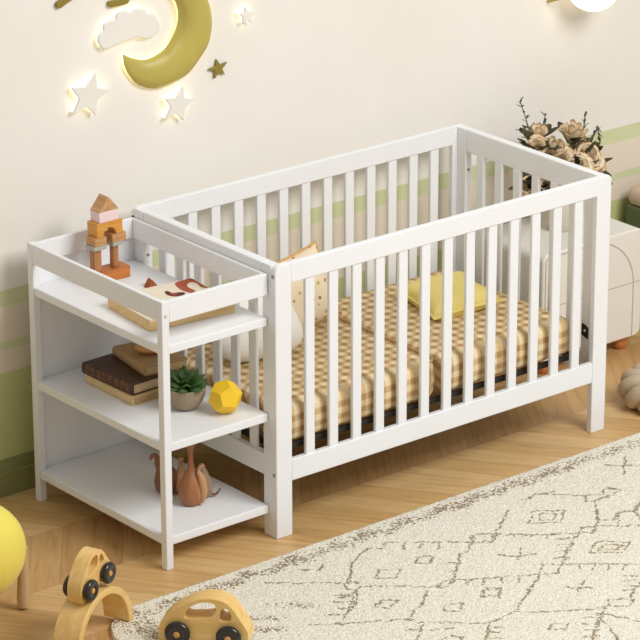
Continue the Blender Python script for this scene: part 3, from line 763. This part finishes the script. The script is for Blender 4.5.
def calyx(bm, head, ax):
    side = ax.orthogonal().normalized()
    for k in range(5):
        q = Matrix.Rotation(k*2*PI/5, 3, ax) @ side
        leafmesh(bm, head-ax*.006, (q*.8+ax*.6), .026, .010, ax)
RP = [  # px, py, y-depth, kind, scale, label
    (537, 133, .63, 0, 1.1, 'upright tan rose bud at the top left of the bouquet'),
    (573, 133, .61, 0, 1.35, 'tall open tan rose bud at the top of the bouquet'),
    (536, 146, .57, 1, .9, 'browned rose lowest on the left side of the bouquet'),
    (552, 149, .58, 0, 1.35, 'large smooth tan rose just left of the bouquet centre'),
    (582, 145, .60, 1, 1.0, 'shaded tan rose right under the tallest rose bud'),
    (560, 161, .54, 2, 1.0, 'flat open tan rose touching the crib rail, left one'),
    (578, 167, .53, 2, 1.05, 'flat open cream rose touching the crib rail, middle one'),
    (589, 155, .55, 2, 1.05, 'ruffled open rose on the right side of the bouquet'),
    (597, 163, .58, 1, 1.0, 'outermost ruffled rose at the far right of the bouquet'),
    (545, 184, .50, 2, .95, 'small rose seen hanging low between the crib end slats'),
    (529, 186, .52, 1, .85, 'pinkish rose low behind the second crib end slat gap'),
]
mouth = vc+Vector((0, 0, .172))
for px, py, yd, k, sc, lab in RP:
    sc *= 1.2 if k == 0 else 1.05; hd = hit(px, py, (0, yd, 0), (0, 1, 0)); t = thing('dried_rose', lab, 'rose', mouth, 0, 'dried roses in the vase')
    rel = hd-mouth; ax = (rel.normalized()*.55+Vector((-.25, -.35, .35))).normalized()
    if k == 0: ax = (ax+Vector((.1, .1, 1.2))).normalized()
    h = bpy.data.objects.new('head', rose_kinds[k]); C.objects.link(h); h.parent = t
    h.matrix_parent_inverse = Matrix()
    h.matrix_basis = Matrix.Translation(rel-ax*.018*sc) @ ax.to_track_quat('Z', 'Y').to_matrix().to_4x4() @ Matrix.Rotation(px, 4, 'Z') @ Matrix.Scale(sc, 4)
    bm = B(); hb = rel-ax*.018*sc; r0 = Vector((random.uniform(-.014, .014), random.uniform(-.014, .014), -.06))
    mid = Vector((r0.x*.6+rel.x*.25, r0.y*.6+rel.y*.25, max(.02, rel.z*.4)))
    tube(bm, smooth_curve([r0, mid, hb-ax*.02, hb], 5), .0028, 7); obj('stem', bm, M['stem'], t)
    bm = B(); calyx(bm, hb, ax)
    for q in range(9):
        d = Vector((random.uniform(-1, 1), random.uniform(-1, .6), random.uniform(-.2, .7)))
        leafmesh(bm, hb-ax*.012+d.normalized()*.018*sc, d, random.uniform(.05, .075), random.uniform(.036, .048))
    obj('leaves', bm, M['leaf'], t, ang=80)
SP = [([(535, 158), (531, 136), (525, 116), (520, 101)], .64, 'tallest leafy sprig rising left out of the bouquet'),
      ([(540, 150), (542, 130), (545, 116)], .66, 'short dark leafy sprig behind the top left rose bud'),
      ([(536, 155), (529, 140), (519, 130)], .60, 'leafy sprig drooping left over the crib rail'),
      ([(580, 150), (583, 132), (585, 116)], .64, 'upright leafy sprig right of the tallest rose bud'),
      ([(586, 152), (592, 140), (597, 129), (599, 137)], .60, 'leafy sprig at the far right above the ruffled roses')]
for line, yd, lab in SP:
    P_ = [hit(x, y, (0, yd, 0), (0, 1, 0))-mouth for x, y in line]
    t = thing('leafy_sprig', lab, 'sprig', mouth, 0, 'leafy sprigs in the vase')
    cur = smooth_curve([Vector((0, 0, -.05)), Vector((P_[0].x*.3, P_[0].y*.3, max(.02, P_[0].z*.5)))]+P_, 6)
    bm = B(); tube(bm, cur, .0016, 6); obj('stem', bm, M['stem'], t)
    bm = B(); n_ = len(cur)
    for i in range(n_//2-2, n_):
        for q in range(2):
            d = (cur[min(i, n_-1)]-cur[max(0, i-1)]).normalized()+Vector((random.uniform(-1, 1), random.uniform(-1, 1), random.uniform(-.4, .8)))*.9
            if random.random() < .78: leafmesh(bm, cur[i], d, random.uniform(.014, .024), random.uniform(.007, .011))
    obj('leaves', bm, M['leaf2'], t, ang=80)

# ------------------------------------------------------------------ yellow stool
stc = Vector((-1.0, .146, .2))
st = thing('round_stool', 'puffy yellow child stool with round wooden legs', 'stool', (stc.x, stc.y, 0))
bm = B(); bmesh.ops.create_uvsphere(bm, u_segments=40, v_segments=24, radius=1)
for v in bm.verts:
    x, y, z = v.co; k = 1+.035*math.cos(3*math.atan2(y, x)+.6)*(1-z*z)
    v.co = (x*.152*k, y*.152*k, .205+.148*math.copysign(abs(z)**.95, z))
obj('seat', bm, M['stool'], st, ang=80)
for q in range(4):
    a = R(-22.6)+q*PI/2; bm = B()
    x, y = math.cos(a), math.sin(a)
    tube(bm, [(x*.147, y*.147, .195), (x*.146, y*.146, .1), (x*.143, y*.143, .03), (x*.143, y*.143, .009)], [.015, .017, .019, .017], 18)
    obj('leg', bm, M['beech'], st)

# ------------------------------------------------------------------ rug
cont = []; rx0, rx1, ry0, ry1, rr = -.80, 2.05, -1.75, -.112, .20
step = .004
xs = np.arange(rx0, rx1+1e-6, step); ys = np.arange(ry0, ry1+1e-6, step)
GX, GY = np.meshgrid(xs, ys, indexing='ij')
# rounded corners by squeezing the grid towards the border arc
def squeeze(gx, gy):
    x, y = gx.copy(), gy.copy()
    for sx, sy in ((-1, 1), (1, 1), (-1, -1), (1, -1)):
        cx = rx0+rr if sx < 0 else rx1-rr; cy = ry1-rr if sy > 0 else ry0+rr
        u = np.clip((gx-cx)*sx, 0, rr)/rr; v = np.clip((gy-cy)*sy, 0, rr)/rr
        m = (u > 0) & (v > 0)
        nu = u*np.sqrt(1-v*v/2); nv = v*np.sqrt(1-u*u/2)
        x = np.where(m, cx+sx*nu*rr, x); y = np.where(m, cy+sy*nv*rr, y)
    return x, y
GX, GY = squeeze(GX, GY)
rs = np.random.RandomState(4)
def vnoise(x, y, s, seed):
    q = np.random.RandomState(seed).rand(256, 256); a, b = x/s+500, y/s+500
    i, j = np.floor(a).astype(int), np.floor(b).astype(int); f, g = a-i, b-j; f = f*f*(3-2*f); g = g*g*(3-2*g)
    h = lambda m, n: q[m % 256, n % 256]
    return (h(i, j)*(1-f)+h(i+1, j)*f)*(1-g)+(h(i, j+1)*(1-f)+h(i+1, j+1)*f)*g
def rp(ox, oy, s, pts, closed=False):
    w = [hit(ox+x/s, oy+y/s, (0, 0, .014), (0, 0, 1)) for x, y in pts]
    if closed: w.append(w[0])
    return [(p.x, p.y) for p in w]
LINES = []
def A(k, pts, closed=False):
    o_ = {1: (340, 470, 3.7625), 2: (480, 510, 4.0), 3: (520, 430, 5.333), 5: (220, 500, 4.571), 4: (400, 430, 2.667)}[k]
    LINES.append(rp(*o_, pts, closed))
A(1, [(100, 298), (160, 295), (165, 275), (330, 270), (500, 272), (510, 240), (602, 238)]); A(1, [(100, 298), (45, 355), (38, 420), (75, 425)]); A(1, [(0, 425), (75, 425)])
A(1, [(500, 245), (490, 300), (450, 320), (440, 370), (410, 440)]); A(1, [(500, 270), (580, 268), (595, 240)])
A(1, [(70, 440), (240, 438), (410, 440), (420, 412), (500, 410), (602, 405)]); A(1, [(365, 435), (380, 420), (420, 412)])
A(1, [(150, 375), (230, 372), (205, 405), (135, 408)], True); A(1, [(295, 328), (360, 322), (335, 348), (280, 350)], True)
A(1, [(150, 490), (215, 490), (180, 520), (135, 515)], True); A(1, [(400, 505), (465, 500), (450, 530), (385, 532)], True)
A(1, [(70, 440), (60, 500), (40, 530)])
for y in (478, 500, 522): A(1, [(0, y), (50, y-4)])
A(1, [(325, 460), (300, 510), (265, 555)]); A(1, [(0, 580), (120, 570), (250, 560), (310, 575), (440, 575), (550, 578), (602, 560)]); A(1, [(310, 575), (290, 640)]); A(1, [(560, 590), (550, 640)])
A(1, [(602, 445), (555, 440), (540, 470), (602, 478)]); A(1, [(390, 350), (440, 350)]); A(1, [(395, 378), (435, 378)]); A(1, [(400, 625), (460, 630), (440, 650), (380, 645)], True)
for x in (245, 310, 375): A(1, [(x, 272), (x-8, 296)])
for x in (430, 490, 545): A(1, [(x, 412), (x-8, 432)])
for x in (240, 262, 340, 400): A(1, [(x, 600), (x+30, 598)])
A(2, [(110, 0), (90, 50), (60, 95), (0, 98)]); A(2, [(60, 95), (50, 128), (0, 130)]); A(2, [(75, 95), (230, 100), (390, 92), (410, 70), (460, 68), (470, 40), (465, 0)])
A(2, [(390, 92), (460, 90), (470, 60), (560, 65), (660, 62)]); A(2, [(550, 60), (560, 5), (620, 5), (645, 40)]); A(2, [(210, 5), (340, 3), (325, 50), (195, 52)], True); A(2, [(245, 15), (300, 15), (285, 38), (235, 38)], True)
A(2, [(75, 180), (150, 185), (230, 175)]); A(2, [(165, 150), (150, 200)]); A(2, [(390, 92), (355, 150), (335, 210)])
for y in (115, 140, 165, 190): A(2, [(308, y), (358, y-2)])
A(2, [(465, 125), (600, 128), (570, 170), (440, 172)], True); A(2, [(490, 137), (570, 140), (550, 158), (475, 160)], True)
A(2, [(0, 275), (120, 265), (240, 255), (250, 220), (330, 215), (480, 215), (660, 218)]); A(2, [(240, 255), (310, 255), (325, 218)])
A(2, [(340, 310), (450, 310)]); A(2, [(420, 285), (395, 325)]); A(2, [(240, 258), (195, 320), (150, 400), (40, 450), (25, 520)])
A(2, [(150, 408), (300, 405), (420, 400), (510, 385), (520, 355), (600, 355), (630, 300), (645, 285)]); A(2, [(510, 385), (600, 385), (610, 355)]); A(2, [(510, 385), (470, 450), (445, 520)])
A(2, [(285, 455), (350, 450), (340, 475), (280, 478)], True); A(2, [(10, 320), (90, 320), (70, 345), (5, 345)], True)
for y in (265, 285, 305, 322): A(2, [(572, y), (628, y-2)])
for y in (430, 455, 480, 505): A(2, [(415, y), (475, y-2)])
for y in (470, 490, 512): A(2, [(35, y), (85, y-2)])
for x in (135, 210, 270): A(2, [(x, 98), (x-8, 112)])
for x in (405, 460, 520, 575): A(2, [(x, 218), (x-8, 238)])
for x in (20, 90, 160): A(2, [(x, 272), (x-6, 292)])
A(3, [(450, 185), (660, 190)]); A(3, [(560, 140), (550, 235)]); A(3, [(0, 370), (60, 365), (70, 345), (175, 330)]); A(3, [(60, 340), (350, 348), (440, 345), (450, 310), (540, 320), (480, 350), (400, 380), (410, 480), (500, 480), (520, 440), (610, 430), (650, 370)])
A(3, [(350, 350), (350, 385), (400, 380)]); A(3, [(560, 60), (660, 60)])
A(5, [(200, 380), (420, 378), (640, 380)]); A(5, [(360, 320), (450, 318), (480, 290)]); A(5, [(600, 290), (590, 350), (570, 410), (620, 410), (600, 480), (570, 540)])
for y in (435, 465, 495): A(5, [(530, y), (620, y-2)])
A(5, [(490, 525), (580, 520)]); A(5, [(410, 570), (640, 560)]); A(5, [(0, 380), (110, 380)])
# the same lattice carried on over the unseen rest of the rug
for i in range(-1, 9):
    for sgn in (1, -1):
        x = rx0+.1+i*.36; LINES.append([(x, -1.0), (x+sgn*.30, -1.72)])
SEG = [(a, b) for l in LINES for a, b in zip(l, l[1:])]
jx = GX+(vnoise(GX, GY, .02, 11)-.5)*.012; jy = GY+(vnoise(GX, GY, .02, 12)-.5)*.012
dist = np.full(GX.shape, 9.0)
for (ax_, ay_), (bx_, by_) in SEG:
    pad = .02; ii = np.where((xs > min(ax_, bx_)-pad-.05) & (xs < max(ax_, bx_)+pad+.05))[0]; jj = np.where((ys > min(ay_, by_)-pad-.05) & (ys < max(ay_, by_)+pad+.05))[0]
    if len(ii) == 0 or len(jj) == 0: continue
    sl = (slice(ii[0], ii[-1]+1), slice(jj[0], jj[-1]+1)); X_, Y_ = jx[sl], jy[sl]
    dx, dy = bx_-ax_, by_-ay_; t_ = np.clip(((X_-ax_)*dx+(Y_-ay_)*dy)/(dx*dx+dy*dy+1e-12), 0, 1)
    dist[sl] = np.minimum(dist[sl], np.hypot(X_-ax_-t_*dx, Y_-ay_-t_*dy))
pat = np.clip(1.05-dist/.0068, 0, .9)
de = ry1-GY                                              # speckled zig-zag border along the long edge
zz = .055+.022*np.abs(((GX+.3*de)/.075) % 2-1)
bd = np.exp(-((de-zz)/.024)**2)*(.36+.52*vnoise(GX, GY, .05, 21))+np.exp(-((de-.035)/.02)**2)*.42*vnoise(GX, GY, .06, 22)
bd *= np.clip((1.55-GX)/.5, .15, 1)
de2 = GX-rx0; bd2 = np.exp(-((de2-.11)/.05)**2)*(.25+.5*vnoise(GX, GY, .05, 23))
c1 = [hit(220+340/4.571, 500+482/4.571, (0, 0, .014), (0, 0, 1)), hit(220+210/4.571, 500+590/4.571, (0, 0, .014), (0, 0, 1)), hit(262, 618, (0, 0, .014), (0, 0, 1))]
bl = sum(np.exp(-(((GX-p.x)*.78-(GY-p.y)*.62)/.075)**2-(((GX-p.x)*.62+(GY-p.y)*.78)/.022)**2) for p in c1)*.5
pat = np.clip(np.maximum(np.maximum(pat, bd), np.maximum(bd2, bl)), 0, 1)
edge = np.minimum(np.minimum(GX-rx0, rx1-GX), np.minimum(ry1-GY, GY-ry0))
hz = .012+.0025*vnoise(GX, GY, .011, 31)+.001*vnoise(GX, GY, .05, 32)
nx, ny = GX.shape
border = np.zeros((nx, ny), bool); border[0] = border[-1] = True; border[:, 0] = border[:, -1] = True
hz = np.where(border, .001, hz)
verts = np.stack([GX, GY, hz], -1).reshape(-1, 3)
idx = np.arange(nx*ny).reshape(nx, ny)
faces = np.stack([idx[:-1, :-1], idx[1:, :-1], idx[1:, 1:], idx[:-1, 1:]], -1).reshape(-1, 4)
me = bpy.data.meshes.new('area_rug'); me.vertices.add(len(verts)); me.vertices.foreach_set('co', verts.ravel())
me.loops.add(faces.size); me.loops.foreach_set('vertex_index', faces.ravel().astype(np.int32))
me.polygons.add(len(faces)); me.polygons.foreach_set('loop_start', np.arange(0, faces.size, 4, dtype=np.int32)); me.polygons.foreach_set('loop_total', np.full(len(faces), 4, np.int32))
me.polygons.foreach_set('use_smooth', np.ones(len(faces), bool)); me.update(calc_edges=True)
at_ = me.attributes.new('pattern', 'FLOAT', 'POINT'); at_.data.foreach_set('value', pat.ravel().astype(np.float32))
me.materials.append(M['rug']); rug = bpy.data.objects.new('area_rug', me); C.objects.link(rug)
tag(rug, 'cream knobbly wool rug with thin brown tribal line pattern', 'rug')
RZ = .014

# ------------------------------------------------------------------ toy bridge and toy cars
ANG = R(22); ta = Vector((math.cos(ANG), math.sin(ANG), 0)); P0 = Vector((-.700, -.199, 0))
AC = -.124; RO = .148; RI = .125; DEP = .088          # centre, radii, depth
arch = thing('toy_bridge', 'arched pale wooden toy bridge under the parked toy car', 'toy bridge', P0+ta*AC, ANG)
bm = B(); no = 32
po = [(RO*math.cos(i*PI/no), RO*1.03*math.sin(i*PI/no)) for i in range(no+1)]; pi_ = [(RI*math.cos(i*PI/no), RI*1.05*math.sin(i*PI/no)) for i in range(no+1)]
prism(bm, po+pi_[::-1], 0, DEP); o = obj('arch', bm, M['toy'], arch, .003, ang=40)
arch.location.z = RZ
def cprof(c): return [((x-320)/1919, (558-y+(x-320)*.09)/1786) for x, y in c]
OUT = cprof([(78, 515), (70, 470), (90, 418), (140, 374), (200, 340), (262, 314), (330, 302), (395, 308), (450, 332), (490, 375), (522, 425), (556, 478), (560, 512), (548, 532), (330, 532), (100, 530)])
W1 = cprof([(214, 398), (240, 352), (295, 326), (350, 324), (382, 338), (384, 372), (354, 404), (300, 410), (240, 410)])
W2 = cprof([(405, 418), (410, 375), (420, 360), (448, 360), (468, 392), (466, 420), (440, 426)])
cl2 = lambda pts, k=4: [(p.x, p.y) for p in smooth_curve([(a, b, 0) for a, b in pts], k, True)]
def toy_car(label, loc, rz, scale, wr, xf, xr, pitch=0, wid=.066, zs=1.0):
    t = thing('toy_car', label, 'toy car', loc, rz); t.rotation_euler = (0, pitch, rz)
    s = lambda pts: [(a*scale, b*scale*zs) for a, b in pts]
    bm = B(); w = wid/2; prism_holes(bm, s(cl2(OUT)), [s(cl2(W1)), s(cl2(W2))], -w, w)
    obj('body', bm, M['toy'], t, .004, 3, ang=40)
    for x in (xf, xr):
        for sd in (-1, 1):
            bm = B(); th = wr*.62
            lathe(bm, [(wr*.30, 0), (wr*.72, 0), (wr*.92, th*.12), (wr, th*.38), (wr, th*.62), (wr*.92, th*.88), (wr*.72, th), (wr*.42, th*.86), (wr*.30, th*.8), (wr*.26, th*.8)], 32)
            bmesh.ops.rotate(bm, verts=bm.verts, matrix=Matrix.Rotation(R(90*-sd), 3, 'X'))
            bmesh.ops.translate(bm, verts=bm.verts, vec=(x, sd*(w+.001), wr))
            wh = obj('wheel', bm, M['wheel'], t, ang=50)
            bm = B(); lathe(bm, [(0, 0), (wr*.26, 0), (wr*.26, th*.92), (wr*.2, th*1.0), (0, th*1.03)], 20)
            bmesh.ops.rotate(bm, verts=bm.verts, matrix=Matrix.Rotation(R(90*-sd), 3, 'X'))
            bmesh.ops.translate(bm, verts=bm.verts, vec=(x, sd*(w+.001), wr)); obj('hub', bm, M['hubw'], wh)
    return t
wa, wb = Vector((-.67, -.40, 0)), Vector((-.575, -.517, 0)); wm = (wa+wb)/2; bd_ = math.atan2(wb.y-wa.y, wb.x-wa.x)
toy_car('pale wooden toy car with black wheels parked on the rug', (wm.x+.020, wm.y+.022, RZ+.001), bd_, 1.02, .037, -.074, .074)
tn = Vector((-math.sin(ANG), math.cos(ANG), 0)); ca = P0+ta*(-.130)+tn*.043
toy_car('pale wooden toy car with black wheels tilted on the arched bridge', (ca.x, ca.y, RZ+.151), ANG, .64, .032, -.047, .047, R(-10), .046, 1.30)

# ------------------------------------------------------------------ light
w = bpy.data.worlds.new('world'); bpy.context.scene.world = w; w.use_nodes = True
bg = w.node_tree.nodes['Background']; bg.inputs['Color'].default_value = (1.0, .995, .985, 1); bg.inputs['Strength'].default_value = .44
def area(name, loc, target, size, power, col):
    l = bpy.data.lights.new(name, 'AREA'); l.shape = 'RECTANGLE'; l.size, l.size_y = size; l.energy = power; l.color = col
    o = bpy.data.objects.new(name, l); C.objects.link(o); o.location = loc
    o.rotation_euler = (Vector(target)-Vector(loc)).to_track_quat('-Z', 'Y').to_euler(); return o
area('window_light', (1.1, -3.5, 4.1), (.4, .2, .4), (2.4, 2.0), 194, (1.0, 1.0, .995))
sc = bpy.context.scene
sc.view_settings.view_transform = 'Standard'; sc.view_settings.look = 'None'; sc.view_settings.exposure = 0; sc.view_settings.gamma = 1
